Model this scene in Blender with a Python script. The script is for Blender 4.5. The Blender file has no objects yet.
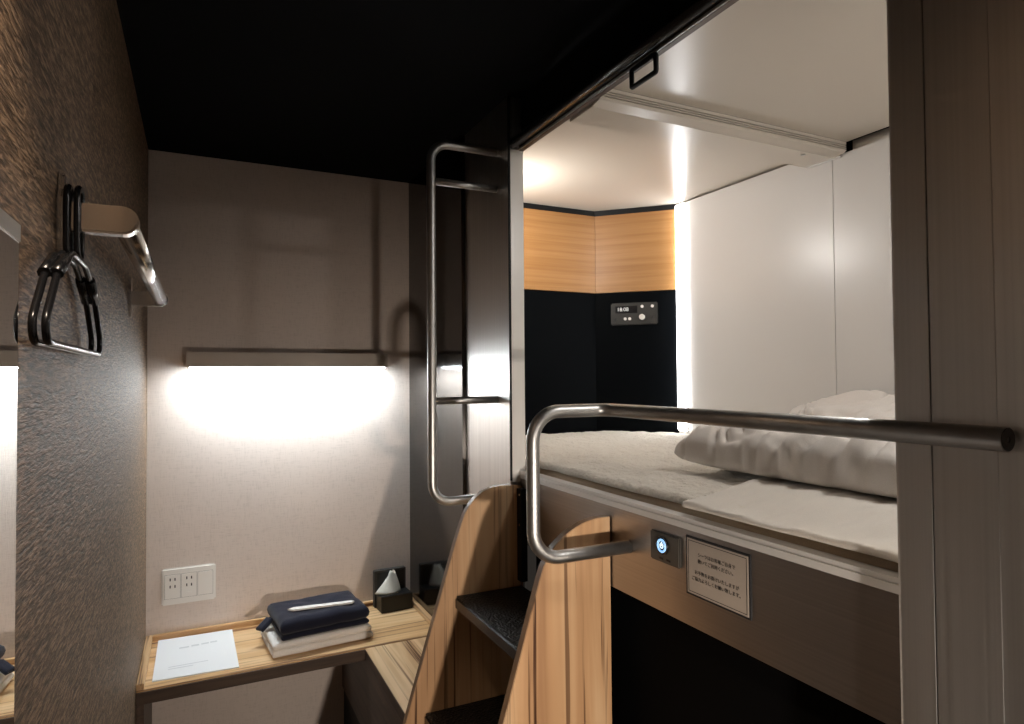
import bpy, bmesh, math, random
from mathutils import Vector, Matrix, noise
random.seed(7)
S = bpy.context.scene
COL = S.collection

# ------------------------------------------------------------------ camera, world, exposure
XA = Vector((0.89900395, -0.0033976, -0.43792735))    # world X, Y, Z seen in camera axes
YA = Vector((-0.43787921, -0.02370684, -0.8987212))
ZA = Vector((-0.00732838, 0.99971318, -0.02280028))
rot = Matrix((XA, YA, ZA))
cam_d = bpy.data.cameras.new('camera')
cam = bpy.data.objects.new('camera', cam_d)
COL.objects.link(cam)
cam_d.sensor_fit = 'HORIZONTAL'
cam_d.sensor_width = 36.0
cam_d.lens = 644.47 / 1024 * 36.0
cam_d.clip_start = 0.01
cam.matrix_world = Matrix.Translation((0, 0, 1.55)) @ rot.to_4x4()
S.camera = cam

w = bpy.data.worlds.new('world')
S.world = w
w.use_nodes = True
w.node_tree.nodes['Background'].inputs[0].default_value = (1.0, 0.86, 0.74, 1)
w.node_tree.nodes['Background'].inputs[1].default_value = 0.02
vs = S.view_settings
vs.view_transform = 'Standard'
vs.look = 'None'
vs.exposure = 0.22
vs.gamma = 1.0
vs.use_curve_mapping = False

DESK_LAMP = 80.0      # emission of the wall lamp diffuser
LED = 11.0             # emission of the corner LED strip
READING = 140.0        # emission of the reading lamp and the added bed lamp inside the capsule
DOWNLIGHT = 36.0      # watts of the ceiling downlight
ENTRY = 72.0          # watts of the swivel wall spotlight beside the entrance door


# ------------------------------------------------------------------ materials
def srgb(r, g, b):
    f = lambda c: (c / 255 / 12.92) if c / 255 <= 0.04045 else ((c / 255 + 0.055) / 1.055) ** 2.4
    return (f(r), f(g), f(b), 1)


class Mat:
    def __init__(self, name, base, rough=0.5, metal=0.0, spec=0.5):
        self.m = bpy.data.materials.new(name)
        self.m.use_nodes = True
        self.nt = self.m.node_tree
        self.b = self.nt.nodes['Principled BSDF']
        self.b.inputs['Base Color'].default_value = base
        self.b.inputs['Roughness'].default_value = rough
        self.b.inputs['Metallic'].default_value = metal
        self.b.inputs['Specular IOR Level'].default_value = spec

    def n(self, t, **kw):
        x = self.nt.nodes.new(t)
        for k, v in kw.items():
            setattr(x, k, v)
        return x

    def l(self, a, b):
        self.nt.links.new(a, b)

    def coords(self, scale=(1, 1, 1), rotz=(0, 0, 0)):
        tc = self.n('ShaderNodeTexCoord')
        mp = self.n('ShaderNodeMapping')
        mp.inputs['Scale'].default_value = scale
        mp.inputs['Rotation'].default_value = rotz
        self.l(tc.outputs['Object'], mp.inputs['Vector'])
        return mp.outputs['Vector']

    def noise(self, vec, scale=1.0, detail=3, rough=0.5, dist=0.0):
        t = self.n('ShaderNodeTexNoise')
        t.inputs['Scale'].default_value = scale
        t.inputs['Detail'].default_value = detail
        t.inputs['Roughness'].default_value = rough
        t.inputs['Distortion'].default_value = dist
        self.l(vec, t.inputs['Vector'])
        return t.outputs['Fac']

    def ramp(self, fac, stops):
        r = self.n('ShaderNodeValToRGB')
        e = r.color_ramp.elements
        while len(e) < len(stops):
            e.new(0.5)
        for i, (p, c) in enumerate(stops):
            e[i].position = p
            e[i].color = c
        self.l(fac, r.inputs['Fac'])
        return r.outputs['Color']

    def bump(self, h, strength=0.2, dist=0.002):
        b = self.n('ShaderNodeBump')
        b.inputs['Strength'].default_value = strength
        b.inputs['Distance'].default_value = dist
        self.l(h, b.inputs['Height'])
        self.l(b.outputs['Normal'], self.b.inputs['Normal'])

    def color(self, c):
        self.l(c, self.b.inputs['Base Color'])


def plain(name, base, rough=0.5, metal=0.0, spec=0.5):
    return Mat(name, base, rough, metal, spec).m


def emit(name, col, strength):
    k = Mat(name, (0.9, 0.9, 0.9, 1), 0.4)
    k.b.inputs['Emission Color'].default_value = col
    k.b.inputs['Emission Strength'].default_value = strength
    return k.m


def wood(name, sc, stops, rough=0.42, dist=0.6, bump=0.06):
    k = Mat(name, stops[-1][1], rough)
    v = k.coords(sc)
    f = k.noise(v, 1.0, 4, 0.55, dist)
    c = k.ramp(f, stops)
    k.color(c)
    k.bump(f, bump, 0.001)
    return k.m


def brushed(name, base, rough, sc, amp=0.12, metal=1.0):
    k = Mat(name, base, rough, metal)
    v = k.coords(sc)
    f = k.noise(v, 1.0, 3, 0.6)
    lo = tuple(c * (1 - amp) for c in base[:3]) + (1,)
    hi = tuple(min(1, c * (1 + amp)) for c in base[:3]) + (1,)
    k.color(k.ramp(f, [(0.3, lo), (0.7, hi)]))
    mr = k.n('ShaderNodeMapRange')
    mr.inputs['To Min'].default_value = rough * 0.8
    mr.inputs['To Max'].default_value = rough * 1.25
    k.l(f, mr.inputs['Value'])
    k.l(mr.outputs['Result'], k.b.inputs['Roughness'])
    k.bump(f, 0.04, 0.0005)
    return k.m


def streak_wood(name, axis, pal, k1=16, k2=75, rough=0.42):
    k = Mat(name, pal[2], rough)
    sc1 = [k1, k1, k1]
    sc2 = [k2, k2, k2]
    sc1[axis], sc2[axis] = k1 * 0.06, k2 * 0.018
    f1 = k.noise(k.coords(sc1), 1.0, 3, 0.5, 0.9)
    f2 = k.noise(k.coords(sc2), 1.0, 3, 0.55, 0.5)
    band = k.ramp(f1, [(0.34, pal[1]), (0.50, pal[2]), (0.66, pal[3])])
    line = k.ramp(f2, [(0.36, pal[0]), (0.44, (1, 1, 1, 1))])
    mask = k.ramp(f1, [(0.40, (1, 1, 1, 1)), (0.62, (0.45, 0.45, 0.45, 1))])
    mx = k.n('ShaderNodeMix', data_type='RGBA', blend_type='MULTIPLY')
    k.l(mask, mx.inputs[0])
    k.l(band, mx.inputs[6])
    k.l(line, mx.inputs[7])
    k.color(mx.outputs[2])
    k.bump(f2, 0.05, 0.001)
    return k.m


M = {}
M['stair_wood'] = streak_wood('stair_wood', 2, [srgb(96, 68, 50), srgb(166, 126, 90), srgb(190, 150, 110), srgb(206, 172, 134)])
M['stair_edge'] = wood('stair_edge', (30, 30, 3), [(0.3, srgb(96, 70, 48)), (0.7, srgb(142, 110, 80))], 0.45)
M['desk_wood'] = streak_wood('desk_wood', 0, [srgb(124, 90, 62), srgb(186, 144, 98), srgb(208, 168, 120), srgb(222, 188, 144)], 22, 80, 0.38)
M['bench_wood'] = streak_wood('bench_wood', 1, [srgb(120, 90, 66), srgb(180, 142, 102), srgb(202, 166, 124), srgb(216, 184, 144)], 22, 70, 0.38)
M['desk_edge'] = wood('desk_edge', (3, 30, 60), [(0.3, srgb(56, 41, 30)), (0.7, srgb(82, 62, 47))], 0.5)
M['dark_wood'] = wood('dark_wood', (30, 3, 60), [(0.3, srgb(58, 44, 36)), (0.7, srgb(92, 72, 58))], 0.45)
M['cabinet_wood'] = wood('cabinet_wood', (2.2, 2.2, 90), [(0.3, srgb(156, 108, 60)), (0.5, srgb(168, 122, 72)), (0.75, srgb(178, 132, 82))], 0.4, 0.2, 0.03)
M['black'] = plain('black', (0.004, 0.005, 0.006, 1), 0.5, 0, 0.3)
M['ceiling_black'] = plain('ceiling_black', (0.004, 0.0045, 0.005, 1), 0.9, 0, 0.1)
M['gap'] = plain('gap', (0.006, 0.006, 0.006, 1), 0.8, 0, 0.1)
M['capsule_black'] = plain('capsule_black', (0.0012, 0.0018, 0.0025, 1), 0.65, 0, 0.05)
M['plastic_black'] = plain('plastic_black', (0.008, 0.008, 0.009, 1), 0.25)
M['box_black'] = plain('box_black', (0.006, 0.006, 0.006, 1), 0.4)
M['box_grey'] = plain('box_grey', (0.045, 0.04, 0.037, 1), 0.45)
M['dark_panel'] = brushed('dark_panel', (0.095, 0.091, 0.088, 1), 0.10, (60, 60, 2), 0.05)
M['brushed'] = brushed('brushed', (0.74, 0.72, 0.70, 1), 0.32, (220, 260, 0.6), 0.16)
M['right_panel'] = brushed('right_panel', (0.68, 0.672, 0.66, 1), 0.40, (120, 160, 0.5), 0.06)
M['apron'] = brushed('apron', (0.43, 0.405, 0.385, 1), 0.34, (120, 1.0, 300), 0.08)
M['aluminium'] = brushed('aluminium', (0.72, 0.70, 0.67, 1), 0.35, (80, 2, 80), 0.06)
M['tube'] = brushed('tube', (0.50, 0.498, 0.49, 1), 0.38, (60, 60, 60), 0.05)
M['silver'] = plain('silver', (0.80, 0.785, 0.76, 1), 0.36, 0.2)
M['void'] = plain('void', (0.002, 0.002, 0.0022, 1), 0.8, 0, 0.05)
M['chrome'] = plain('chrome', (0.84, 0.83, 0.81, 1), 0.2, 1.0)
M['mirror'] = plain('mirror', (0.9, 0.91, 0.91, 1), 0.01, 1.0)
M['white_panel'] = plain('white_panel', srgb(222, 219, 215), 0.30)
M['white_ceiling'] = plain('white_ceiling', srgb(214, 206, 194), 0.24)
M['lamp_body'] = plain('lamp_body', srgb(176, 164, 152), 0.45)
M['white_plastic'] = plain('white_plastic', srgb(232, 228, 222), 0.3)
M['slot'] = plain('slot', (0.02, 0.018, 0.016, 1), 0.6)
M['paper'] = plain('paper', srgb(232, 232, 232), 0.7)
M['tissue_paper'] = plain('tissue_paper', srgb(206, 202, 190), 0.9)
M['ink'] = plain('ink', (0.01, 0.01, 0.012, 1), 0.6)
M['faint_ink'] = plain('faint_ink', srgb(204, 205, 206), 0.7)
M['grey_plastic'] = plain('grey_plastic', srgb(74, 70, 64), 0.4)
M['radio_grey'] = plain('radio_grey', srgb(44, 42, 38), 0.5)
M['dark_plastic'] = plain('dark_plastic', srgb(34, 33, 32), 0.4)
M['screw'] = plain('screw', (0.6, 0.58, 0.55, 1), 0.25, 1.0)
M['floor'] = wood('floor', (40, 3, 40), [(0.3, srgb(58, 50, 44)), (0.7, srgb(84, 74, 66))], 0.5)
M['lamp_glow'] = emit('lamp_glow', (0.84, 0.94, 1.0, 1), DESK_LAMP)
M['led_glow'] = emit('led_glow', (0.97, 0.98, 1.0, 1), LED)
M['read_glow'] = emit('read_glow', (1.0, 0.965, 0.925, 1), READING)
M['entry_glow'] = emit('entry_glow', (1.0, 0.86, 0.72, 1), 6.0)
M['blue_glow'] = emit('blue_glow', (0.12, 0.5, 1.0, 1), 0.9)
M['white_glow'] = emit('white_glow', (0.6, 0.85, 1.0, 1), 0.9)
M['digit_glow'] = emit('digit_glow', (0.40, 0.62, 0.72, 1), 0.12)


def wallpaper_left():
    k = Mat('left_wallpaper', srgb(120, 102, 84), 0.55)
    v = k.coords((1, 1, 1))
    wv = k.n('ShaderNodeMapping')
    wv.inputs['Scale'].default_value = (10, 40, 320)
    k.l(v, wv.inputs['Vector'])
    f = k.noise(wv.outputs['Vector'], 1.0, 3, 0.6, 0.5)
    k.color(k.ramp(f, [(0.36, srgb(60, 45, 32)), (0.50, srgb(104, 83, 63)), (0.64, srgb(154, 128, 102))]))
    k.bump(f, 0.55, 0.004)
    return k.m


def wallpaper_back():
    k = Mat('back_wallpaper', srgb(196, 182, 168), 0.75, 0, 0.25)
    a = k.noise(k.coords((40, 40, 420)), 1.0, 2)
    b = k.noise(k.coords((420, 40, 40)), 1.0, 2)
    ad = k.n('ShaderNodeMath', operation='ADD')
    k.l(a, ad.inputs[0])
    k.l(b, ad.inputs[1])
    k.color(k.ramp(ad.outputs[0], [(0.7, srgb(202, 188, 178)), (1.2, srgb(214, 200, 190))]))
    k.bump(ad.outputs[0], 0.25, 0.001)
    return k.m


def fabric(name, base, sc=500, strength=0.2, rough=0.9, big=None):
    k = Mat(name, base, rough, 0, 0.2)
    k.b.inputs['Sheen Weight'].default_value = 0.15
    f = k.noise(k.coords((sc, sc, sc)), 1.0, 2)
    lo = tuple(c * 0.9 for c in base[:3]) + (1,)
    k.color(k.ramp(f, [(0.3, lo), (0.7, base)]))
    if big:
        g = k.noise(k.coords(big), 1.0, 3, 0.5, 0.4)
        ad = k.n('ShaderNodeMath', operation='ADD')
        k.l(f, ad.inputs[0])
        mu = k.n('ShaderNodeMath', operation='MULTIPLY')
        mu.inputs[1].default_value = 4.0
        k.l(g, mu.inputs[0])
        k.l(mu.outputs[0], ad.inputs[1])
        k.bump(ad.outputs[0], strength, 0.003)
    else:
        k.bump(f, strength, 0.002)
    return k.m


def tread_mat():
    k = Mat('tread_rubber', (0.008, 0.008, 0.008, 1), 0.45, 0, 0.3)
    t = k.n('ShaderNodeTexVoronoi')
    t.inputs['Scale'].default_value = 170
    k.l(k.coords(), t.inputs['Vector'])
    f = k.noise(k.coords(), 260, 3, 0.7)
    k.color(k.ramp(f, [(0.55, (0.006, 0.006, 0.006, 1)), (0.64, (0.03, 0.03, 0.03, 1)), (0.72, (0.22, 0.21, 0.20, 1))]))
    k.bump(t.outputs['Distance'], 1.0, 0.004)
    return k.m


M['left_paper'] = wallpaper_left()
M['back_paper'] = wallpaper_back()
M['pad'] = fabric('pad', srgb(236, 229, 217), 220, 0.8, 0.95, (75, 55, 75))
M['mattress'] = fabric('mattress', srgb(196, 174, 148), 500, 0.2)
M['sheet'] = fabric('sheet', srgb(233, 226, 216), 700, 0.12)
M['pillow'] = fabric('pillow', srgb(233, 226, 219), 700, 0.12)
M['navy'] = fabric('navy', srgb(27, 29, 44), 600, 0.35)
M['towel'] = fabric('towel', srgb(236, 231, 225), 330, 0.6)
M['tread'] = tread_mat()


# ------------------------------------------------------------------ mesh helpers
def box(bm, x0, x1, y0, y1, z0, z1, bev=0.0, seg=2):
    r = bmesh.ops.create_cube(bm, size=1.0)
    vs_ = r['verts']
    for v in vs_:
        v.co = Vector(((x0 + x1) / 2 + v.co.x * (x1 - x0), (y0 + y1) / 2 + v.co.y * (y1 - y0), (z0 + z1) / 2 + v.co.z * (z1 - z0)))
    if bev:
        es = list({e for v in vs_ for e in v.link_edges})
        bmesh.ops.bevel(bm, geom=es, offset=bev, segments=seg, affect='EDGES', clamp_overlap=True)


def prism(bm, pts, axis, a, b, bev=0.0):
    """polygon pts in the two other axes, extruded along axis from a to b"""
    def mk(p, q, t):
        if axis == 0:
            return (t, p, q)
        if axis == 1:
            return (p, t, q)
        return (p, q, t)
    A = [bm.verts.new(mk(p, q, a)) for p, q in pts]
    B = [bm.verts.new(mk(p, q, b)) for p, q in pts]
    fs = [bm.faces.new(A), bm.faces.new(B[::-1])]
    n = len(pts)
    for i in range(n):
        fs.append(bm.faces.new((A[i], B[i], B[(i + 1) % n], A[(i + 1) % n])))
    bmesh.ops.recalc_face_normals(bm, faces=fs)
    if bev:
        es = [e for f in fs[:2] for e in f.edges]
        bmesh.ops.bevel(bm, geom=es, offset=bev, segments=2, affect='EDGES', clamp_overlap=True)


def fillet(pts, r, n=8, closed=False):
    P = [Vector(p) for p in pts]
    out = []
    N = len(P)
    for i in range(N):
        if not closed and i in (0, N - 1):
            out.append(P[i])
            continue
        a, b, c = P[i - 1], P[i], P[(i + 1) % N]
        u = (a - b).normalized()
        v = (c - b).normalized()
        ang = u.angle(v)
        if ang > 3.1:
            out.append(b)
            continue
        d = min(r / math.tan(ang / 2), 0.49 * (a - b).length, 0.49 * (c - b).length)
        rr = d * math.tan(ang / 2)
        p0, p1 = b + u * d, b + v * d
        cen = b + (u + v).normalized() * (rr / math.sin(ang / 2))
        e0, e1 = p0 - cen, p1 - cen
        for k in range(n + 1):
            out.append(cen + rr * e0.normalized().slerp(e1.normalized(), k / n))
    return out


def tube(bm, path, rad, seg=14, closed=False, cap=True, squash=None):
    P = [Vector(p) for p in path]
    N = len(P)
    T = []
    for i in range(N):
        if closed:
            t = P[(i + 1) % N] - P[i - 1]
        else:
            t = P[min(i + 1, N - 1)] - P[max(i - 1, 0)]
        T.append(t.normalized())
    up = Vector((0, 0, 1)) if abs(T[0].z) < 0.9 else Vector((1, 0, 0))
    nrm = (up - T[0] * up.dot(T[0])).normalized()
    rings = []
    for i in range(N):
        if i:
            q = T[i - 1].rotation_difference(T[i])
            nrm = (q @ nrm)
            nrm = (nrm - T[i] * nrm.dot(T[i])).normalized()
        bi = T[i].cross(nrm)
        rings.append([bm.verts.new(P[i] + rad * (math.cos(2 * math.pi * k / seg) * nrm + math.sin(2 * math.pi * k / seg) * bi)) for k in range(seg)])
    M_ = N if closed else N - 1
    for i in range(M_):
        A, B = rings[i], rings[(i + 1) % N]
        for k in range(seg):
            bm.faces.new((A[k], A[(k + 1) % seg], B[(k + 1) % seg], B[k])).smooth = True
    if cap and not closed:
        bm.faces.new(rings[0][::-1])
        bm.faces.new(rings[-1])


def cyl(bm, c, axis, r, h, seg=24, bev=0.0):
    d = Vector(axis).normalized()
    c = Vector(c)
    tube(bm, [c, c + d * h], r, seg)


def ring_disc(bm, c, axis, r0, r1, h, seg=28):
    d = Vector(axis).normalized()
    u = d.orthogonal().normalized()
    v = d.cross(u)
    prof = [(r0, 0), (r1, 0), (r1, h), (r0, h)]
    R = [[bm.verts.new(Vector(c) + d * z + r * (math.cos(2 * math.pi * k / seg) * u + math.sin(2 * math.pi * k / seg) * v)) for k in range(seg)] for r, z in prof]
    for i in range(4):
        A, B = R[i], R[(i + 1) % 4]
        for k in range(seg):
            bm.faces.new((A[k], A[(k + 1) % seg], B[(k + 1) % seg], B[k]))
    bmesh.ops.recalc_face_normals(bm, faces=bm.faces)


def dome(bm, c, axis, r, h, seg=24, rings=6):
    d = Vector(axis).normalized()
    u = d.orthogonal().normalized()
    v = d.cross(u)
    R = []
    for i in range(rings):
        a = i / rings * math.pi / 2
        R.append([bm.verts.new(Vector(c) + d * h * math.sin(a) + r * math.cos(a) * (math.cos(2 * math.pi * k / seg) * u + math.sin(2 * math.pi * k / seg) * v)) for k in range(seg)])
    top = bm.verts.new(Vector(c) + d * h)
    for i in range(rings - 1):
        for k in range(seg):
            bm.faces.new((R[i][k], R[i][(k + 1) % seg], R[i + 1][(k + 1) % seg], R[i + 1][k])).smooth = True
    for k in range(seg):
        bm.faces.new((R[-1][k], R[-1][(k + 1) % seg], top)).smooth = True
    bm.faces.new(R[0][::-1])


def cushion(bm, L, W, Hh, nx=48, ny=34, p=2.6, wr=0.004, seed=0.0, flat=0.35, edge=0.0):
    """closed soft slab centred on the origin, lying on z = 0; L along x, W along y"""
    def prof(u, v):
        a = max(0.0, 1 - abs(u) ** p) * max(0.0, 1 - abs(v) ** (p * 1.7))
        return a ** 0.30

    def crease(x, y):
        n = noise.noise(Vector((x * 9 + seed, y * 26 + 2 * noise.noise(Vector((x * 6, y * 6, seed))), 2.2)))
        return -max(0.0, 0.28 - abs(n)) / 0.28

    def put(side):
        g = []
        for i in range(nx + 1):
            row = []
            for j in range(ny + 1):
                u = -1 + 2 * i / nx
                v = -1 + 2 * j / ny
                uu = math.sin(u * math.pi / 2) * 0.6 + u * 0.4
                vv = math.sin(v * math.pi / 2) * 0.6 + v * 0.4
                h = prof(uu, vv)
                pinch = 1 - edge * (1 - abs(uu) ** 3 * abs(vv) ** 3) * (abs(uu) ** 4 + abs(vv) ** 4) * 0.5
                x, y = uu * L / 2 * pinch, vv * W / 2 * pinch
                n1 = noise.noise(Vector((x * 16 + seed, y * 16, side * 3.0)))
                n2 = noise.noise(Vector((x * 40 + seed, y * 22 + seed, side * 5.0)))
                if side > 0:
                    z = Hh * flat + Hh * (1 - flat) * h + (n1 * wr + n2 * wr * 0.4 + crease(x, y) * wr * 0.9) * min(1, h * 1.3)
                else:
                    z = Hh * flat * (1 - h)
                ed = (n1 + 0.6 * n2 + 0.8 * crease(x, y)) * wr * 0.55
                x += ed * uu * abs(uu) ** 3
                y += ed * vv * abs(vv) ** 3
                row.append((x, y, z))
            g.append(row)
        return g
    T, B = put(1), put(-1)
    tv = [[bm.verts.new(c) for c in r] for r in T]
    bv = [[tv[i][j] if i in (0, nx) or j in (0, ny) else bm.verts.new(B[i][j]) for j in range(ny + 1)] for i in range(nx + 1)]
    for i in range(nx):
        for j in range(ny):
            bm.faces.new((tv[i][j], tv[i + 1][j], tv[i + 1][j + 1], tv[i][j + 1])).smooth = True
            q = (bv[i][j], bv[i][j + 1], bv[i + 1][j + 1], bv[i + 1][j])
            bm.faces.new(q).smooth = True


def soft_slab(bm, L, W, Hh, r, nx=40, ny=30, wr=0.002, fx=12, fy=12, seed=0.0, edge_wave=0.0):
    """rounded cloth slab with undulating top, lying on z=0, centred in x,y"""
    prof = [(-r * 0.2, 0.0)]
    for k in range(7):
        a = -math.pi / 2 + math.pi * k / 6
        prof.append((r * math.cos(a) - r, Hh / 2 + Hh / 2 * math.sin(a)))
    def top(x, y):
        return (noise.noise(Vector((x * fx + seed, y * fy, seed))) + 0.5 * noise.noise(Vector((x * fx * 2.3, y * fy * 2.3 + seed, 1.7)))) * wr
    per = []
    for i in range(nx):
        per.append((-L / 2 + L * i / nx, -W / 2, 0, -1))
    for j in range(ny):
        per.append((L / 2, -W / 2 + W * j / ny, 1, 0))
    for i in range(nx):
        per.append((L / 2 - L * i / nx, W / 2, 0, 1))
    for j in range(ny):
        per.append((-L / 2, W / 2 - W * j / ny, -1, 0))
    rings = []
    for off, z in prof[1:]:
        R = []
        for x, y, dx, dy in per:
            sx = (L / 2 + off) / (L / 2)
            sy = (W / 2 + off) / (W / 2)
            e = edge_wave * noise.noise(Vector((x * 14 + seed, y * 14, 4.2)))
            t = z / Hh
            R.append(bm.verts.new((x * sx + dx * e, y * sy + dy * e, z + top(x, y) * t)))
        rings.append(R)
    n = len(per)
    for a, b in zip(rings[:-1], rings[1:]):
        for k in range(n):
            bm.faces.new((a[k], a[(k + 1) % n], b[(k + 1) % n], b[k])).smooth = True
    # bottom
    bm.faces.new(rings[0][::-1])
    # top grid
    R = rings[-1]
    sx = (L / 2 - r) / (L / 2)
    sy = (W / 2 - r) / (W / 2)
    G = [[None] * (ny + 1) for _ in range(nx + 1)]
    for i in range(nx):
        G[i][0] = R[i]
        G[nx - i][ny] = R[nx + ny + i]
    for j in range(ny):
        G[nx][j] = R[nx + j]
        G[0][ny - j] = R[2 * nx + ny + j]
    for i in range(1, nx):
        for j in range(1, ny):
            x, y = -L / 2 + L * i / nx, -W / 2 + W * j / ny
            G[i][j] = bm.verts.new((x * sx, y * sy, Hh + top(x, y)))
    for i in range(nx):
        for j in range(ny):
            bm.faces.new((G[i][j], G[i + 1][j], G[i + 1][j + 1], G[i][j + 1])).smooth = True


def finish(name, bm, mat):
    me = bpy.data.meshes.new(name)
    bm.to_mesh(me)
    bm.free()
    me.materials.append(mat)
    return me


def obj(name, bm, mat, parent=None, base=None):
    """bm holds world coordinates; the origin moves to the parent's (or the given) base"""
    me = finish(name, bm, M[mat])
    o = bpy.data.objects.new(name, me)
    COL.objects.link(o)
    if parent is not None:
        off = world_loc(parent)
        me.transform(Matrix.Translation(-off))
        o.parent = parent
    elif base is not None:
        me.transform(Matrix.Translation(-Vector(base)))
        o.location = base
    return o


def world_loc(o):
    p = Vector(o.location)
    while o.parent:
        o = o.parent
        p += Vector(o.location)
    return p


def tag(o, label, cat, group=None):
    o['label'] = label
    o['category'] = cat
    if group:
        o['group'] = group
    return o


def thing(name, label, cat, loc, group=None):
    o = bpy.data.objects.new(name, None)
    o.empty_display_size = 0.05
    COL.objects.link(o)
    o.location = loc
    return tag(o, label, cat, group)


def struct(name, bm, mat, label=None, cat=None, base=None, parent=None):
    o = obj(name, bm, mat, parent, base)
    if parent is None:
        o['kind'] = 'structure'
        if label:
            o['label'] = label
            o['category'] = cat
    return o


def bx(*a, **k):
    bm = bmesh.new()
    box(bm, *a, **k)
    return bm


def part(name, mat, parent, *a, **k):
    return obj(name, bx(*a, **k), mat, parent)


def place_mesh(o, loc, rz=0, rx=0, ry=0):
    o.location = loc
    o.rotation_euler = (rx, ry, rz)


def text(name, body, size, mat, parent, mtx, align='CENTER', ext=0.0002):
    c = bpy.data.curves.new(name, 'FONT')
    c.body = body
    c.size = size
    c.align_x = align
    c.align_y = 'CENTER'
    c.extrude = ext
    t = bpy.data.objects.new(name, c)
    COL.objects.link(t)
    bpy.context.view_layer.update()
    me = bpy.data.meshes.new_from_object(t.evaluated_get(bpy.context.evaluated_depsgraph_get()))
    bpy.data.objects.remove(t)
    me.transform(mtx)
    me.transform(Matrix.Translation(-world_loc(parent)))
    me.materials.clear()
    me.materials.append(M[mat])
    o = bpy.data.objects.new(name, me)
    COL.objects.link(o)
    o.parent = parent
    return o


# ------------------------------------------------------------------ room shell
XL, YB, XR, ZC = -0.149, 2.41, 0.745, 2.305
XD = 0.733
YF = -0.60
struct('floor', bx(XL - 0.1, 1.75, YF - 0.1, YB + 0.1, -0.08, 0.0), 'floor', 'dark plank floor of the narrow cabin', 'floor')
struct('ceiling', bx(XL - 0.1, 1.75, YF - 0.1, YB + 0.1, ZC, ZC + 0.08), 'ceiling_black', 'flat matt black ceiling over the cabin', 'ceiling')
struct('wall_left', bx(XL - 0.08, XL, YF, YB, 0, ZC), 'left_paper', 'brown embossed wallpapered wall with the mirror and coat bar', 'wall')
struct('wall_back', bx(XL - 0.08, XR + 0.02, YB, YB + 0.08, 0, ZC), 'back_paper', 'beige wallpapered wall behind the desk', 'wall')
wf = struct('wall_front', bx(XL - 0.08, 1.7, YF - 0.08, YF, 0, ZC), 'back_paper', 'beige wall at the entrance end', 'wall')
dr = struct('door_1', bx(-0.12, 0.30, YF, YF + 0.03, 0, 2.02, bev=0.003), 'dark_wood', 'dark wooden entrance door', 'door')
bm = bmesh.new()
tube(bm, fillet([(0.26, YF + 0.03, 1.0), (0.26, YF + 0.075, 1.0), (0.15, YF + 0.075, 1.0)], 0.015), 0.008)
obj('door_handle', bm, 'chrome', dr)

# right side: glossy dark panel, brushed panel, capsule front, brushed panels beside the opening
wr = bpy.data.objects.new('wall_right', None)
COL.objects.link(wr)
wr.location = (XR, 1.0, 0)
wr['kind'] = 'structure'
wr['label'] = 'metal clad wall of panels around the capsule opening'
wr['category'] = 'wall'
part('dark_panel', 'dark_panel', wr, XD, XR + 0.04, 1.857, YB - 0.001, 0.0, ZC - 0.001)
part('brushed_panel', 'brushed', wr, XR, XR + 0.04, 1.5445, 1.855, 0.0, ZC - 0.001)
part('edge_trim', 'black', wr, XR - 0.0012, XR + 0.0035, 1.5385, 1.5435, 1.275, ZC - 0.002)
part('jamb_post', 'silver', wr, XR + 0.004, XR + 0.042, 1.538, 1.575, 1.272, 2.158)
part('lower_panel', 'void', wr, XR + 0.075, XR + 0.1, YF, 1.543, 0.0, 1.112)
part('upper_fascia', 'ceiling_black', wr, XR + 0.045, XR + 0.075, 0.49, 1.543, 2.19, ZC - 0.001)
part('brushed_panel', 'right_panel', wr, XR, XR + 0.03, 0.4495, 0.4885, 0.0, ZC - 0.001, bev=0.0004)
part('brushed_panel', 'right_panel', wr, XR, XR + 0.03, 0.3818, 0.4480, 0.0, ZC - 0.001, bev=0.0004)
part('brushed_panel', 'right_panel', wr, XR, XR + 0.03, -0.28, 0.3815, 0.0, ZC - 0.001, bev=0.0004)
part('brushed_panel', 'right_panel', wr, XR, XR + 0.03, YF + 0.002, -0.282, 0.0, ZC - 0.001, bev=0.0004)
part('backing', 'gap', wr, XR + 0.03, XR + 0.034, YF + 0.002, 0.488, 0.0, ZC - 0.002)
part('edge_trim', 'silver', wr, XR + 0.003, XR + 0.034, 0.489, 0.4925, 0.0, ZC - 0.002)

# ------------------------------------------------------------------ capsule
W_ = 1.60
YE = 2.096
YC = 1.8785
XC = 1.3825
ZD = 1.285
cap = thing('sleeping_capsule', 'built-in upper sleeping capsule with white lining and brushed metal front', 'sleeping capsule', (1.18, 0.9, 1.25))
part('deck', 'dark_plastic', cap, 0.8, W_, -0.1, YE, 1.255, ZD - 0.002)
part('lining_panel', 'white_panel', cap, W_, W_ + 0.02, 1.2212, YC - 0.002, ZD, 2.1835)
part('lining_panel', 'white_panel', cap, W_, W_ + 0.02, -0.1, 1.2188, ZD, 2.160)
part('lining_backing', 'gap', cap, W_ + 0.025, W_ + 0.04, -0.1, YE + 0.02, ZD, 2.2)
part('recess_strip', 'aluminium', cap, W_ + 0.012, W_ + 0.024, -0.1, 1.165, 2.163, 2.19)
part('ceiling_panel', 'white_ceiling', cap, XR + 0.045, W_ + 0.02, 1.29, YE + 0.02, 2.19, 2.21)
part('ceiling_panel', 'white_ceiling', cap, XR + 0.045, W_ - 0.006, -0.1, 1.17, 2.186, 2.206)
part('end_panel', 'capsule_black', cap, XR + 0.042, XC, YE, YE + 0.02, ZD, 1.868)
bm = bmesh.new()
prism(bm, [(XC, YE), (W_, YC), (W_ + 0.014, YC + 0.014), (XC + 0.008, YE + 0.02), (XC, YE + 0.02)], 2, ZD, 1.868)
obj('corner_panel', bm, 'capsule_black', cap)
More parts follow.
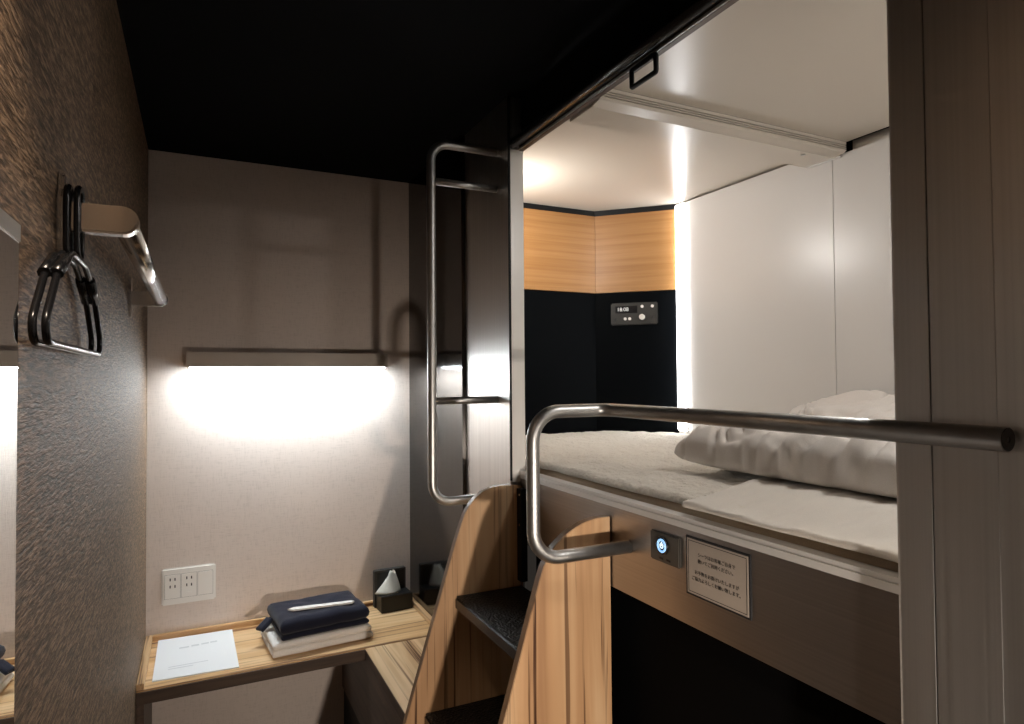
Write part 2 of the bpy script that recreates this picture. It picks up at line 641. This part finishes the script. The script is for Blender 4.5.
part('wood_panel', 'cabinet_wood', cap, XR + 0.042, XC - 0.0025, YE - 0.006, YE + 0.02, 1.870, 2.168, bev=0.0008)
bm = bmesh.new()
prism(bm, [(XC - 0.001, YE - 0.006), (W_ - 0.004, YC - 0.0035), (W_ + 0.01, YC + 0.014), (XC + 0.008, YE + 0.02), (XC - 0.001, YE + 0.02)], 2, 1.870, 2.168)
obj('wood_panel', bm, 'cabinet_wood', cap)
bm = bmesh.new()
prism(bm, [(XR + 0.042, YE), (XC, YE), (W_, YC), (W_ + 0.014, YC + 0.014), (XC + 0.008, YE + 0.02), (XR + 0.042, YE + 0.02)], 2, 2.1685, 2.1895)
obj('top_trim', bm, 'black', cap)
part('end_panel', 'white_panel', cap, XR + 0.05, W_, -0.12, -0.1, ZD, 2.186)
# sill and apron
bm = bmesh.new()
prism(bm, [(0.7685, 1.281), (0.806, 1.281), (0.806, 1.284), (0.792, 1.3005), (0.7685, 1.3005), (0.7685, 1.2945), (0.7715, 1.2943), (0.7715, 1.2922), (0.7685, 1.292)], 1, 0.4935, 1.5375)
obj('sill', bm, 'silver', cap)
part('apron', 'apron', cap, 0.772, 0.795, 0.4935, 1.5375, 1.114, 1.2805, bev=0.001)

led = thing('corner_light', 'vertical white LED strip glowing in the capsule corner beside the white lining', 'light', (W_ - 0.004, 1.848, ZD))
part('housing', 'white_panel', led, W_ - 0.004, W_ - 0.0002, 1.826, 1.872, 1.345, 2.182)
part('diffuser', 'led_glow', led, W_ - 0.012, W_ - 0.004, 1.8262, 1.8718, 1.35, 2.180, bev=0.003)

def capsule_lamp(name, p, d, label, size=1.0):
    p, d = Vector(p), Vector(d)
    rd = thing(name, label, 'lamp', tuple(p))
    bm = bmesh.new()
    cyl(bm, p, d, 0.05 * size, 0.014, 28)
    obj('base', bm, 'aluminium', rd)
    bm = bmesh.new()
    dome(bm, p + d * 0.014, d, 0.042 * size, 0.022)
    obj('diffuser', bm, 'read_glow', rd)


capsule_lamp('reading_lamp', (XR + 0.0402, 1.84, 2.06), (1, 0, 0), 'round reading lamp inside the capsule behind the ladder panel')
capsule_lamp('bed_fill_lamp', (1.16, 0.40, 2.1858), (0, 0, -1), 'added unseen round lamp on the capsule ceiling, brightening the bed', 1.15)  # added out of view to light the bedding from above

# transverse ceiling track
tr = thing('ceiling_track', 'pale metal track box crossing the capsule ceiling', 'ceiling track', (1.19, 1.23, 2.15))
bm = bmesh.new()
prism(bm, [(1.205, 2.1525), (1.176, 2.158), (1.170, 2.162), (1.170, 2.1640), (1.180, 2.1640), (1.180, 2.1665), (1.170, 2.1665), (1.170, 2.1695), (1.180, 2.1695), (1.180, 2.1720), (1.170, 2.1720), (1.170, 2.1750), (1.180, 2.1750), (1.180, 2.1775), (1.170, 2.1775), (1.170, 2.1855), (1.205, 2.1855)], 0, XR + 0.046, W_ - 0.008)
obj('grooved_rail', bm, 'white_ceiling', tr)
part('bottom_plate', 'white_ceiling', tr, XR + 0.046, W_ - 0.008, 1.2055, 1.302, 2.153, 2.1895, bev=0.0012)
part('end_cap', 'aluminium', tr, W_ - 0.0075, W_ - 0.0005, 1.19, 1.302, 2.150, 2.185, bev=0.001)
bm = bmesh.new()
cyl(bm, (1.49, 1.225, 2.153), (0, 0, -1), 0.006, 0.002, 16)
obj('screw', bm, 'tube', tr)

# roll screen bar over the opening
rs = thing('roll_screen', 'black roll screen bottom bar stowed along the top of the capsule opening', 'roll screen', (0.765, 1.02, 2.155))
bm = bmesh.new()
tube(bm, [(0.760, 0.494, 2.176), (0.760, 1.537, 2.176)], 0.0135, 18)
obj('bottom_bar', bm, 'plastic_black', rs)
part('inner_lip', 'dark_wood', rs, 0.774, 0.786, 0.494, 1.537, 2.157, 2.176)
part('metal_edge', 'aluminium', rs, 0.7715, 0.7738, 0.494, 1.537, 2.158, 2.164)
bm = bmesh.new()
tube(bm, fillet([(0.768, 1.027, 2.152), (0.768, 1.027, 2.118), (0.768, 0.952, 2.118), (0.768, 0.952, 2.152)], 0.003, 3, closed=True), 0.0050, 8, closed=True)
h = obj('pull_handle', bm, 'black', rs)
h['label'] = 'black rectangular pull loop'

# radio and clock panel on the angled corner
ct = Vector((W_ - XC, YC - YE, 0)).normalized()
cn = Vector((-ct.y, ct.x, 0))
if cn.y > 0:
    cn = -cn
rc = Vector((1.488, 0, 0))
rc.y = (XC + YE) - rc.x
rc.z = 1.785
FR = Matrix(((ct.x, 0, cn.x, rc.x), (ct.y, 0, cn.y, rc.y), (0, 1, 0, rc.z), (0, 0, 0, 1)))
ra = thing('control_panel', 'dark grey alarm clock and radio panel below the wooden capsule panel', 'control panel', tuple(rc))


def fpart(name, mat, parent, x0, x1, y0, y1, z0, z1, bev=0.0):
    b = bx(x0, x1, y0, y1, z0, z1, bev=bev)
    b.transform(FR)
    return obj(name, b, mat, parent)


def fcyl(name, mat, parent, x, y, z, r, h):
    b = bmesh.new()
    cyl(b, (x, y, z), (0, 0, 1), r, h, 20)
    b.transform(FR)
    return obj(name, b, mat, parent)


fpart('body', 'radio_grey', ra, -0.088, 0.088, -0.042, 0.042, 0.0004, 0.010, 0.004)
dsp = fpart('display', 'plastic_black', ra, -0.070, 0.012, 0.003, 0.030, 0.010, 0.0112)
text('clock_digits', '18:08', 0.020, 'digit_glow', dsp, FR @ Matrix.Translation((-0.042, 0.0165, 0.0114)))
for (x, y, r) in ((0.031, 0.026, 0.0055), (0.069, 0.026, 0.0055), (-0.033, -0.019, 0.0055), (-0.016, -0.019, 0.0055)):
    fcyl('button', 'white_plastic', ra, x, y, 0.010, r, 0.005)
fcyl('button', 'dark_plastic', ra, 0.069, -0.016, 0.010, 0.005, 0.004)
fcyl('button', 'dark_plastic', ra, -0.070, -0.020, 0.010, 0.005, 0.004)
k = fcyl('volume_knob', 'white_plastic', ra, 0.031, -0.014, 0.010, 0.0105, 0.014)
fcyl('knob_collar', 'box_grey', k, 0.031, -0.014, 0.010, 0.0135, 0.003)

# ------------------------------------------------------------------ bed
def roll_off(bm, xc, drop, start=0.95, width=0.15):
    """the bedding sinks gently towards the front sill"""
    for v in bm.verts:
        t = min(1.0, max(0.0, (start - (v.co.x + xc)) / width))
        v.co.z -= drop * t * t * (3 - 2 * t)


bm = bmesh.new()
soft_slab(bm, 0.79, 2.14, 0.034, 0.014, 20, 50, 0.001, 6, 6, 1.0)
roll_off(bm, 1.203, 0.010)
mt = obj('mattress', bm, 'mattress')
place_mesh(mt, (0.808 + 0.395, -0.07 + 1.085, ZD))
tag(mt, 'thin tan mattress on the capsule deck under the cream bed pad', 'mattress')
bm = bmesh.new()
soft_slab(bm, 0.795, 2.12, 0.020, 0.009, 90, 240, 0.0050, 22, 18, 4.0, edge_wave=0.007)
roll_off(bm, 1.1975, 0.010)
pd = obj('bed_pad', bm, 'pad')
place_mesh(pd, (0.800 + 0.3975, -0.06 + 1.078, ZD + 0.0350))
tag(pd, 'cream quilted bed pad spread over the mattress', 'bed pad')
bm = bmesh.new()
soft_slab(bm, 0.50, 0.98, 0.011, 0.005, 90, 170, 0.0042, 10, 24, 8.0, edge_wave=0.004)
roll_off(bm, 1.02, 0.024, 0.95, 0.18)
sh = obj('folded_sheet', bm, 'sheet')
place_mesh(sh, (0.770 + 0.25, 0.895 - 0.49, ZD + 0.0570), rz=0.008)
tag(sh, 'folded off-white sheet lying along the front edge of the bed', 'sheet')


def pillow(label, loc, L, Wd, Hh, rz, ry, seed, rx=0.0, wr=0.006):
    t = thing('pillow', label, 'pillow', loc, 'pillows on the capsule bed')
    bm = bmesh.new()
    cushion(bm, Wd, L, Hh, 70, 110, 3.6, wr, seed, 0.28, 0.06)
    me = finish('pillowcase', bm, M['pillow'])
    o = bpy.data.objects.new('pillowcase', me)
    COL.objects.link(o)
    o.parent = t
    # hem seam
    bm = bmesh.new()
    pts = []
    for i in range(25):
        u = -0.93 + 1.86 * i / 24
        hh = (max(0, 1 - abs(u) ** 3.6) * (1 - 0.62 ** 6.12)) ** 0.30
        pts.append((u * Wd / 2, -0.62 * L / 2, Hh * 0.28 + Hh * 0.72 * hh - 0.004))
    tube(bm, pts, 0.0017, 6)
    me = finish('hem_seam', bm, M['sheet'])
    s = bpy.data.objects.new('hem_seam', me)
    COL.objects.link(s)
    s.parent = o
    t.rotation_euler = (rx, ry, rz)
    return t


pillow('off-white pillow lying flat at the front of the bed, nearest the rail', (1.122, 0.792, ZD + 0.066), 0.66, 0.365, 0.106, 0.02, 0.0, 3.0, wr=0.015)
pillow('off-white pillow leaning on the white lining behind the other pillow', (1.446, 0.875, ZD + 0.092), 0.66, 0.295, 0.118, -0.012, -0.24, 11.0, wr=0.015)

# ------------------------------------------------------------------ switch and notice on the apron
XAf = 0.772
sw = thing('power_switch', 'dark power switch plate with a glowing blue ring on the capsule front', 'switch', (XAf, 0.944, 1.234))
part('plate', 'grey_plastic', sw, XAf - 0.006, XAf - 0.0002, 0.903, 0.985, 1.207, 1.262, bev=0.0025)
bm = bmesh.new()
cyl(bm, (XAf - 0.006, 0.947, 1.239), (-1, 0, 0), 0.0165, 0.003, 28)
bt = obj('button', bm, 'plastic_black', sw)
bm = bmesh.new()
ring_disc(bm, (XAf - 0.009, 0.947, 1.239), (-1, 0, 0), 0.0085, 0.0125, 0.001)
obj('light_ring', bm, 'blue_glow', bt)
bm = bmesh.new()
ring_disc(bm, (XAf - 0.009, 0.947, 1.239), (-1, 0, 0), 0.0028, 0.0052, 0.001)
box(bm, XAf - 0.0101, XAf - 0.009, 0.9462, 0.9478, 1.239, 1.2462)
obj('power_symbol', bm, 'white_glow', bt)
for dy in (0.008, -0.012):
    part('indicator', 'plastic_black', sw, XAf - 0.0068, XAf - 0.006, 0.944 + dy - 0.005, 0.944 + dy + 0.005, 1.213, 1.2165)

sg = thing('notice_sign', 'rectangular silver notice plate with Japanese text on the capsule front', 'sign', (XAf, 0.816, 1.17))
part('border', 'ink', sg, XAf - 0.0024, XAf - 0.0002, 0.743, 0.889, 1.170, 1.271)
pl = part('plate', 'lamp_body', sg, XAf - 0.0030, XAf - 0.0024, 0.7465, 0.8855, 1.1735, 1.2675)
bm = bmesh.new()
for a in ((0.7495, 0.8825, 1.2635, 1.2645), (0.7495, 0.8825, 1.1765, 1.1775), (0.7495, 0.7505, 1.1765, 1.2645), (0.8815, 0.8825, 1.1765, 1.2645)):
    box(bm, XAf - 0.0032, XAf - 0.0030, *a)
obj('inner_border', bm, 'ink', pl)
TM = lambda y, z: Matrix(((0, 0, -1, XAf - 0.0032), (-1, 0, 0, y), (0, 1, 0, z), (0, 0, 0, 1)))
for s_, z in (('シーツはお客様ご自身で', 1.243), ('敷いてご利用ください。', 1.232), ('お手数をお掛けいたしますが', 1.212), ('ご協力よろしくお願い致します。', 1.201)):
    text('notice_text', s_, 0.0078, 'ink', pl, TM(0.816, z), ext=0.0001)

# ------------------------------------------------------------------ grab rail and ladder rail
gr = thing('grab_rail', 'bent stainless grab rail running past the capsule opening above the stairs', 'handrail', (0.70, 0.8, 1.2))
bm = bmesh.new()
path = fillet([(0.7715, 1.06, 1.210), (0.558, 1.06, 1.210), (0.558, 1.06, 1.484), (0.724, 1.06, 1.484), (0.724, 0.362, 1.483)], 0.058, 14)
# the last corner is tighter
path = fillet([(0.7715, 1.06, 1.210), (0.558, 1.06, 1.210), (0.558, 1.06, 1.484), (0.70, 1.06, 1.484)], 0.055, 14)[:-1] + \
    fillet([(0.66, 1.06, 1.484), (0.724, 1.06, 1.484), (0.724, 0.362, 1.484)], 0.05, 12)
tube(bm, path, 0.0127, 20)
obj('tube', bm, 'tube', gr)
bm = bmesh.new()
ring_disc(bm, (0.724, 0.362, 1.484), (0, -1, 0), 0.003, 0.0115, 0.0012)
obj('end_cap', bm, 'box_grey', gr)
for y in (0.372, 0.48):
    bm = bmesh.new()
    cyl(bm, (0.734, y, 1.484), (1, 0, 0), 0.006, XR - 0.734, 14)
    obj('standoff', bm, 'tube', gr)
lr = thing('ladder_rail', 'tall stainless grab ladder with rungs on the brushed metal panel', 'ladder rail', (0.65, 1.62, 1.2))
bm = bmesh.new()
tube(bm, fillet([(XR, 1.622, 2.176), (0.555, 1.622, 2.176), (0.555, 1.622, 1.220), (XR, 1.622, 1.220)], 0.05, 12), 0.0122, 18)
obj('tube', bm, 'tube', lr)
for z in (2.072, 1.487):
    bm = bmesh.new()
    cyl(bm, (0.562, 1.622, z), (1, 0, 0), 0.0098, XR - 0.562, 18)
    r_ = obj('rung', bm, 'tube', lr)
    bm = bmesh.new()
    cyl(bm, (XR - 0.03, 1.622, z), (1, 0, 0), 0.0075, 0.03, 14)

# ------------------------------------------------------------------ stairs
st = thing('stairs', 'steep wooden steps with black treads climbing to the capsule', 'stairs', (0.52, 1.32, 0))


def lerp_profile(off):
    base = [(0.772, 0.0), (0.772, 1.2585)]
    curve = [(0.72, 1.2600), (0.695, 1.2575), (0.672, 1.2505), (0.650, 1.2385), (0.630, 1.221), (0.615, 1.199), (0.604, 1.172)]
    line = [(0.26 + off, 0.0)]
    return base + [(x + off * 0.5 * (0.772 - x) / 0.17, z) for x, z in curve] + line


PL = [(0.7695, 0.0), (0.7695, 1.262), (0.738, 1.2675), (0.7035, 1.2675), (0.6752, 1.2640), (0.655, 1.2565), (0.637, 1.245), (0.6196, 1.2270), (0.605, 1.204), (0.5965, 1.182), (0.5786, 1.1308), (0.225, 0.0)]
PR = [(0.7695, 0.0), (0.7695, 1.2585), (0.742, 1.2590), (0.7202, 1.2560), (0.700, 1.2510), (0.6790, 1.2420), (0.6580, 1.2300), (0.638, 1.2140), (0.6217, 1.1940), (0.611, 1.174), (0.602, 1.150), (0.243, 0.0)]


def stringer(prof, y0, y1):
    bm = bmesh.new()
    prism(bm, prof, 1, y0, y1, 0.0012)
    o = obj('side_panel', bm, 'stair_wood', st)
    me = o.data
    me.materials.append(M['stair_edge'])
    for p in me.polygons:
        if abs(p.normal.y) < 0.4:
            p.material_index = 1
    return o


sl = stringer(PL, 1.520, 1.540)
stringer(PR, 1.120, 1.140)
for i, z in enumerate((1.005, 0.735, 0.465, 0.195)):
    x0 = 0.578 - i * 0.0815
    t = part('tread', 'plastic_black', st, x0, 0.765, 1.1405, 1.5195, z - 0.032, z - 0.004, bev=0.003)
    part('grip_mat', 'tread', t, x0 + 0.003, 0.762, 1.1435, 1.5165, z - 0.004, z, bev=0.001)
part('wall_bracket', 'black', st, 0.752, 0.7692, 1.495, 1.5198, 1.02, 1.258)
for z in (1.243, 1.165):
    bm = bmesh.new()
    dome(bm, (0.7525, 1.506, z), (-1, 0, 0), 0.004, 0.002, 12, 3)
    obj('screw', bm, 'screw', st)

# ------------------------------------------------------------------ desk
ZT = 0.705
dk = thing('desk', 'L-shaped wooden wall desk under the lamp with a side wing', 'desk', (0.3, 2.2, 0.0))
part('desk_top', 'desk_wood', dk, XL + 0.001, XD - 0.001, 2.034, YB - 0.001, 0.671, ZT, bev=0.0012)
part('front_edge', 'desk_edge', dk, XL + 0.001, 0.4725, 2.0285, 2.0338, 0.669, ZT - 0.0035)
part('back_lip', 'desk_wood', dk, XL + 0.02, XD - 0.02, YB - 0.018, YB - 0.0012, ZT, ZT + 0.017, bev=0.0015)
part('side_lip', 'bench_wood', dk, XL + 0.0012, XL + 0.0195, 2.036, YB - 0.0012, ZT, ZT + 0.017, bev=0.0015)
part('side_lip', 'bench_wood', dk, XD - 0.0195, XD - 0.0012, 1.545, YB - 0.0012, ZT, ZT + 0.017, bev=0.0015)
part('wing_top', 'bench_wood', dk, 0.4725, XD - 0.001, 1.545, 2.0325, 0.671, ZT - 0.0005, bev=0.0012)
part('wing_edge', 'desk_edge', dk, 0.4715, 0.4724, 1.545, 2.0280, 0.672, ZT - 0.003)
part('wing_box', 'dark_wood', dk, 0.476, XD - 0.002, 1.55, YB - 0.002, 0.428, 0.6705)
part('void_block', 'black', dk, 0.482, XD - 0.002, 1.555, YB - 0.002, 0.0, 0.428)  # black block standing in for the dark open void under the wing box
part('support_panel', 'dark_wood', dk, XL + 0.001, XL + 0.019, 2.05, YB - 0.002, 0.0, 0.6705)

# things on the desk
dz = ZT + 0.0003
ps = thing('information_sheet', 'white sheet of paper lying on the left of the desk', 'paper', (0.0, 2.23, dz))
bm = bmesh.new()
bm.faces.new([bm.verts.new(p) for p in ((-0.112, 2.076, dz), (0.111, 2.064, dz), (0.106, 2.380, dz), (-0.112, 2.388, dz))])
r = bmesh.ops.extrude_face_region(bm, geom=list(bm.faces))
for v in r['geom']:
    if isinstance(v, bmesh.types.BMVert):
        v.co.z += 0.003
bmesh.ops.recalc_face_normals(bm, faces=bm.faces)
obj('sheet', bm, 'paper', ps)
for (x0, x1, y, h_) in ((-0.050, -0.022, 2.284, 0.010), (-0.016, 0.006, 2.286, 0.012), (0.012, 0.034, 2.289, 0.010), (0.038, 0.058, 2.291, 0.010), (-0.075, 0.03, 2.150, 0.004), (-0.075, -0.01, 2.135, 0.004)):
    part('faint_print', 'faint_ink', ps, x0, x1, y, y + h_, dz + 0.003, dz + 0.0032)

tw = thing('folded_towel', 'folded white towel under the navy garment on the desk', 'towel', (0.350, 2.188, ZT))
for i, (L, Wd, z, h) in enumerate(((0.312, 0.205, 0.0006, 0.0225), (0.306, 0.200, 0.0225, 0.0225))):
    bm = bmesh.new()
    soft_slab(bm, L, Wd, h, 0.010, 40, 26, 0.0016, 14, 14, 2.0 + i * 5, edge_wave=0.003)
    me = finish('fold', bm, M['towel'])
    o = bpy.data.objects.new('fold', me)
    COL.objects.link(o)
    o.parent = tw
    o.location = (0.0, 0.0, z)
tw.rotation_euler = (0, 0, 0.085)

nv = thing('folded_roomwear', 'folded navy roomwear lying on the white towel', 'clothing', (0.354, 2.190, ZT + 0.0458))
for i, (L, Wd, z, h, x) in enumerate(((0.272, 0.200, 0.0, 0.020, 0.002), (0.278, 0.204, 0.016, 0.046, 0.002))):
    bm = bmesh.new()
    soft_slab(bm, L, Wd, h, 0.010 + 0.25 * h, 44, 30, 0.004, 11, 11, 3.0 + i * 4, edge_wave=0.004)
    me = finish('fold', bm, M['navy'])
    o = bpy.data.objects.new('fold', me)
    COL.objects.link(o)
    o.parent = nv
    o.location = (x, 0.0, z)
bm = bmesh.new()
soft_slab(bm, 0.05, 0.03, 0.016, 0.006, 10, 8, 0.002, 20, 20, 1.0)
me = finish('tie_end', bm, M['navy'])
o = bpy.data.objects.new('tie_end', me)
COL.objects.link(o)
o.parent = nv
o.location = (-0.155, 0.03, 0.012)
o.rotation_euler = (0, -0.5, 0.5)
nv.rotation_euler = (0, 0, 0.10)

tb = thing('toothbrush_packet', 'slim white toothbrush packet lying on the navy roomwear', 'toothbrush packet', (0.360, 2.150, ZT + 0.1105))
bm = bmesh.new()
prism(bm, [(-0.103, 0.0), (-0.086, -0.013), (0.095, -0.011), (0.103, 0.0), (0.095, 0.009), (-0.086, 0.010)], 2, 0.0, 0.006, 0.001)
me = finish('wrapper', bm, M['towel'])
me.materials.clear()
me.materials.append(M['white_plastic'])
o = bpy.data.objects.new('wrapper', me)
COL.objects.link(o)
o.parent = tb
tb.rotation_euler = (0, 0, -0.10)

tx = thing('tissue_box', 'small black tissue box with an upright back in the desk corner', 'tissue box', (0.66, 2.34, ZT))
part('box_body', 'box_black', tx, 0.590, 0.708, 2.300, 2.366, ZT + 0.0002, ZT + 0.058, bev=0.002)
part('upright_back', 'box_grey', tx, 0.586, 0.706, 2.3665, 2.390, ZT + 0.0002, ZT + 0.134, bev=0.002)
part('front_panel', 'box_black', tx, 0.595, 0.698, 2.3655, 2.3668, ZT + 0.058, ZT + 0.127)
tx.rotation_euler = (0, 0, 0.06)
bm = bmesh.new()
n_ = 18
rows = []
for j in range(9):
    t = j / 8
    row = []
    for i in range(n_):
        a = 2 * math.pi * i / n_
        rx_ = 0.038 * (1 - t) ** 1.1 + 0.009
        ry_ = 0.020 * (1 - t) ** 1.0 + 0.005
        fl = 1 + 0.25 * math.sin(3 * a + t * 2) * (0.5 + 0.5 * t)
        row.append(bm.verts.new((0.630 + rx_ * fl * math.cos(a) + 0.016 * t, 2.338 + ry_ * fl * math.sin(a) + 0.012 * t, ZT + 0.0584 + 0.072 * t + 0.006 * math.sin(2 * a) * t)))
    rows.append(row)
for a, b in zip(rows[:-1], rows[1:]):
    for i in range(n_):
        bm.faces.new((a[i], a[(i + 1) % n_], b[(i + 1) % n_], b[i])).smooth = True
bm.faces.new(rows[-1])
bm.faces.new(rows[0][::-1])
ti = obj('tissue', bm, 'tissue_paper', None, (0.63, 2.338, ZT + 0.0584))
tag(ti, 'white tissue pulled up from the black tissue box', 'tissue')

# ------------------------------------------------------------------ wall lamp, outlet
wl = thing('wall_lamp', 'long slim wall lamp shining down over the desk', 'lamp', (0.30, YB, 1.585))
part('housing', 'lamp_body', wl, -0.034, 0.622, 2.312, YB - 0.0005, 1.5885, 1.637, bev=0.0015)
part('diffuser', 'lamp_glow', wl, -0.024, 0.612, 2.318, 2.358, 1.5848, 1.5884)

ol = thing('wall_outlet', 'white triple wall socket plate above the desk', 'socket', (-0.024, YB, 0.81))
bm = bmesh.new()
box(bm, -0.105, 0.056, YB - 0.009, YB - 0.0005, 0.811, 0.930, bev=0.004)
obj('plate', bm, 'white_plastic', ol)
for i in range(3):
    x = -0.0725 + i * 0.0485
    part('module_gap', 'box_grey', ol, x - 0.0232, x + 0.0232, YB - 0.0094, YB - 0.0088, 0.8313, 0.9097)
    mo = part('socket_module', 'white_plastic', ol, x - 0.0225, x + 0.0225, YB - 0.0105, YB - 0.0088, 0.832, 0.909, bev=0.0006)
    if i < 2:
        for (dx, dz_) in ((-0.007, 0.022), (0.007, 0.022), (-0.007, -0.001), (0.007, -0.001)):
            part('slot', 'slot', mo, x + dx - 0.0018, x + dx + 0.0018, YB - 0.0109, YB - 0.0104, 0.872 + dz_ - 0.0045, 0.872 + dz_ + 0.0045)
        if i == 1:
            part('earth_cover', 'white_plastic', mo, x - 0.008, x + 0.008, YB - 0.0125, YB - 0.0104, 0.842, 0.850, bev=0.001)

# ------------------------------------------------------------------ left wall: mirror, coat bar, hangers
mi = thing('wall_mirror', 'frameless mirror with a bright metal top edge on the brown wall', 'mirror', (XL, 0.3, 0.5))
part('backing', 'gap', mi, XL + 0.0003, XL + 0.006, -0.25, 0.681, 0.45, 1.682)
part('glass', 'mirror', mi, XL + 0.006, XL + 0.010, -0.25, 0.682, 0.45, 1.668)
part('top_edge', 'aluminium', mi, XL + 0.0003, XL + 0.0112, -0.25, 0.683, 1.668, 1.6845, bev=0.001)

cb = thing('coat_bar', 'chrome wall-mounted coat bar on two brackets beside the mirror', 'coat bar', (-0.10, 1.35, 1.74))
bm = bmesh.new()
tube(bm, [(-0.082, 0.915, 1.742), (-0.082, 1.785, 1.742)], 0.0145, 22)
obj('bar', bm, 'chrome', cb)
for y in (0.915, 1.775):
    bm = bmesh.new()
    pts = [(XL + 0.006, 1.760), (XL + 0.006, 1.726)]
    for k in range(13):
        a = -math.pi / 2 + math.pi * k / 12
        pts.append((-0.083 + 0.0175 * math.cos(a), 1.743 + 0.0172 * math.sin(a)))
    prism(bm, pts, 1, y - 0.012, y + 0.012, 0.0025)
    br = obj('bracket_arm', bm, 'chrome', cb)
    bm = bmesh.new()
    pp = [(y - 0.013, 1.700), (y - 0.006, 1.697), (y + 0.006, 1.697), (y + 0.013, 1.700), (y + 0.016, 1.722), (y + 0.016, 1.764), (y + 0.009, 1.775), (y + 0.009, 1.790), (y, 1.795), (y - 0.009, 1.790), (y - 0.009, 1.775), (y - 0.016, 1.764), (y - 0.016, 1.722)]
    prism(bm, pp, 0, XL + 0.0004, XL + 0.0065, 0.0015)
    obj('wall_plate', bm, 'chrome', cb)

hy = 0.915


def hanger(x, dy, label, sc=1.0):
    y0 = hy + dy
    t = thing('coat_hanger', label, 'hanger', (x, y0, 1.585), 'coat hangers on the coat bar')
    bm = bmesh.new()
    pts = [(x, y0 - 0.045, 1.693), (x, y0 - 0.118, 1.670), (x, y0 - 0.186, 1.606), (x, y0 - 0.178, 1.586), (x, y0 + 0.178, 1.586), (x, y0 + 0.190, 1.606), (x, y0 + 0.118, 1.670), (x, y0 + 0.045, 1.693)]
    tube(bm, fillet(pts, 0.02, 5, closed=True), 0.0037, 9, closed=True)
    b = obj('body', bm, 'plastic_black', t)
    for s_ in (-1, 1):
        bm = bmesh.new()
        tube(bm, [(x, y0 + s_ * 0.085, 1.681), (x, y0 + s_ * 0.135, 1.657)], 0.0062, 9)
        obj('shoulder_clip', bm, 'plastic_black', b)
    bm = bmesh.new()
    tube(bm, fillet([(x, y0 - 0.0175, 1.694), (x, y0 - 0.0175, 1.779), (x, y0 + 0.0175, 1.779), (x, y0 + 0.0175, 1.694)], 0.016, 6, closed=True), 0.0036, 9, closed=True)
    obj('hook_loop', bm, 'plastic_black', t)
    return t


hanger(-0.1385, 0.0, 'black plastic hanger hanging closest to the brown wall')
hanger(-0.1285, 0.002, 'black plastic hanger hanging in front of the other hanger')

# ------------------------------------------------------------------ ceiling downlight
dl = thing('downlight', 'recessed round ceiling downlight near the entrance side', 'downlight', (-0.05, 0.40, ZC - 0.004))
bm = bmesh.new()
ring_disc(bm, (-0.05, 0.40, ZC - 0.0042), (0, 0, 1), 0.038, 0.05, 0.004)
obj('ring', bm, 'dark_plastic', dl)
ld = bpy.data.lights.new('downlight_bulb', 'SPOT')
ld.energy = DOWNLIGHT
ld.color = (1.0, 0.82, 0.64)
ld.spot_size = math.radians(88)
ld.spot_blend = 0.4
ld.shadow_soft_size = 0.03
lo = bpy.data.objects.new('downlight_bulb', ld)
COL.objects.link(lo)
lo.parent = dl
lo.location = (0, 0, -0.004)

# ------------------------------------------------------------------ small wall lamp beside the entrance door
EP = Vector((0.42, YF + 0.10, 1.08))
ED = (Vector((0.66, 1.12, 0.86)) - EP).normalized()
en = thing('entrance_lamp', 'swivel wall spotlight beside the entrance door', 'lamp', (0.42, YF, 1.08))
bm = bmesh.new()
cyl(bm, (0.42, YF + 0.0004, 1.08), (0, 1, 0), 0.035, 0.016, 28)
obj('base', bm, 'aluminium', en)
bm = bmesh.new()
cyl(bm, (0.42, YF + 0.016, 1.08), (0, 1, 0), 0.008, 0.03, 14)
obj('stem', bm, 'aluminium', en)
bm = bmesh.new()
cyl(bm, EP - ED * 0.055, ED, 0.038, 0.045, 28)
hd = obj('head', bm, 'aluminium', en)
bm = bmesh.new()
dome(bm, EP - ED * 0.0098, ED, 0.032, 0.006)
obj('lens', bm, 'entry_glow', hd)
le = bpy.data.lights.new('entrance_bulb', 'SPOT')
le.energy = ENTRY
le.color = (1.0, 0.88, 0.76)
le.spot_size = math.radians(68)
le.spot_blend = 1.0
le.shadow_soft_size = 0.03
lo = bpy.data.objects.new('entrance_bulb', le)
COL.objects.link(lo)
lo.parent = en
lo.location = EP - Vector((0.42, YF, 1.08))
lo.rotation_euler = ED.to_track_quat('-Z', 'Y').to_euler()
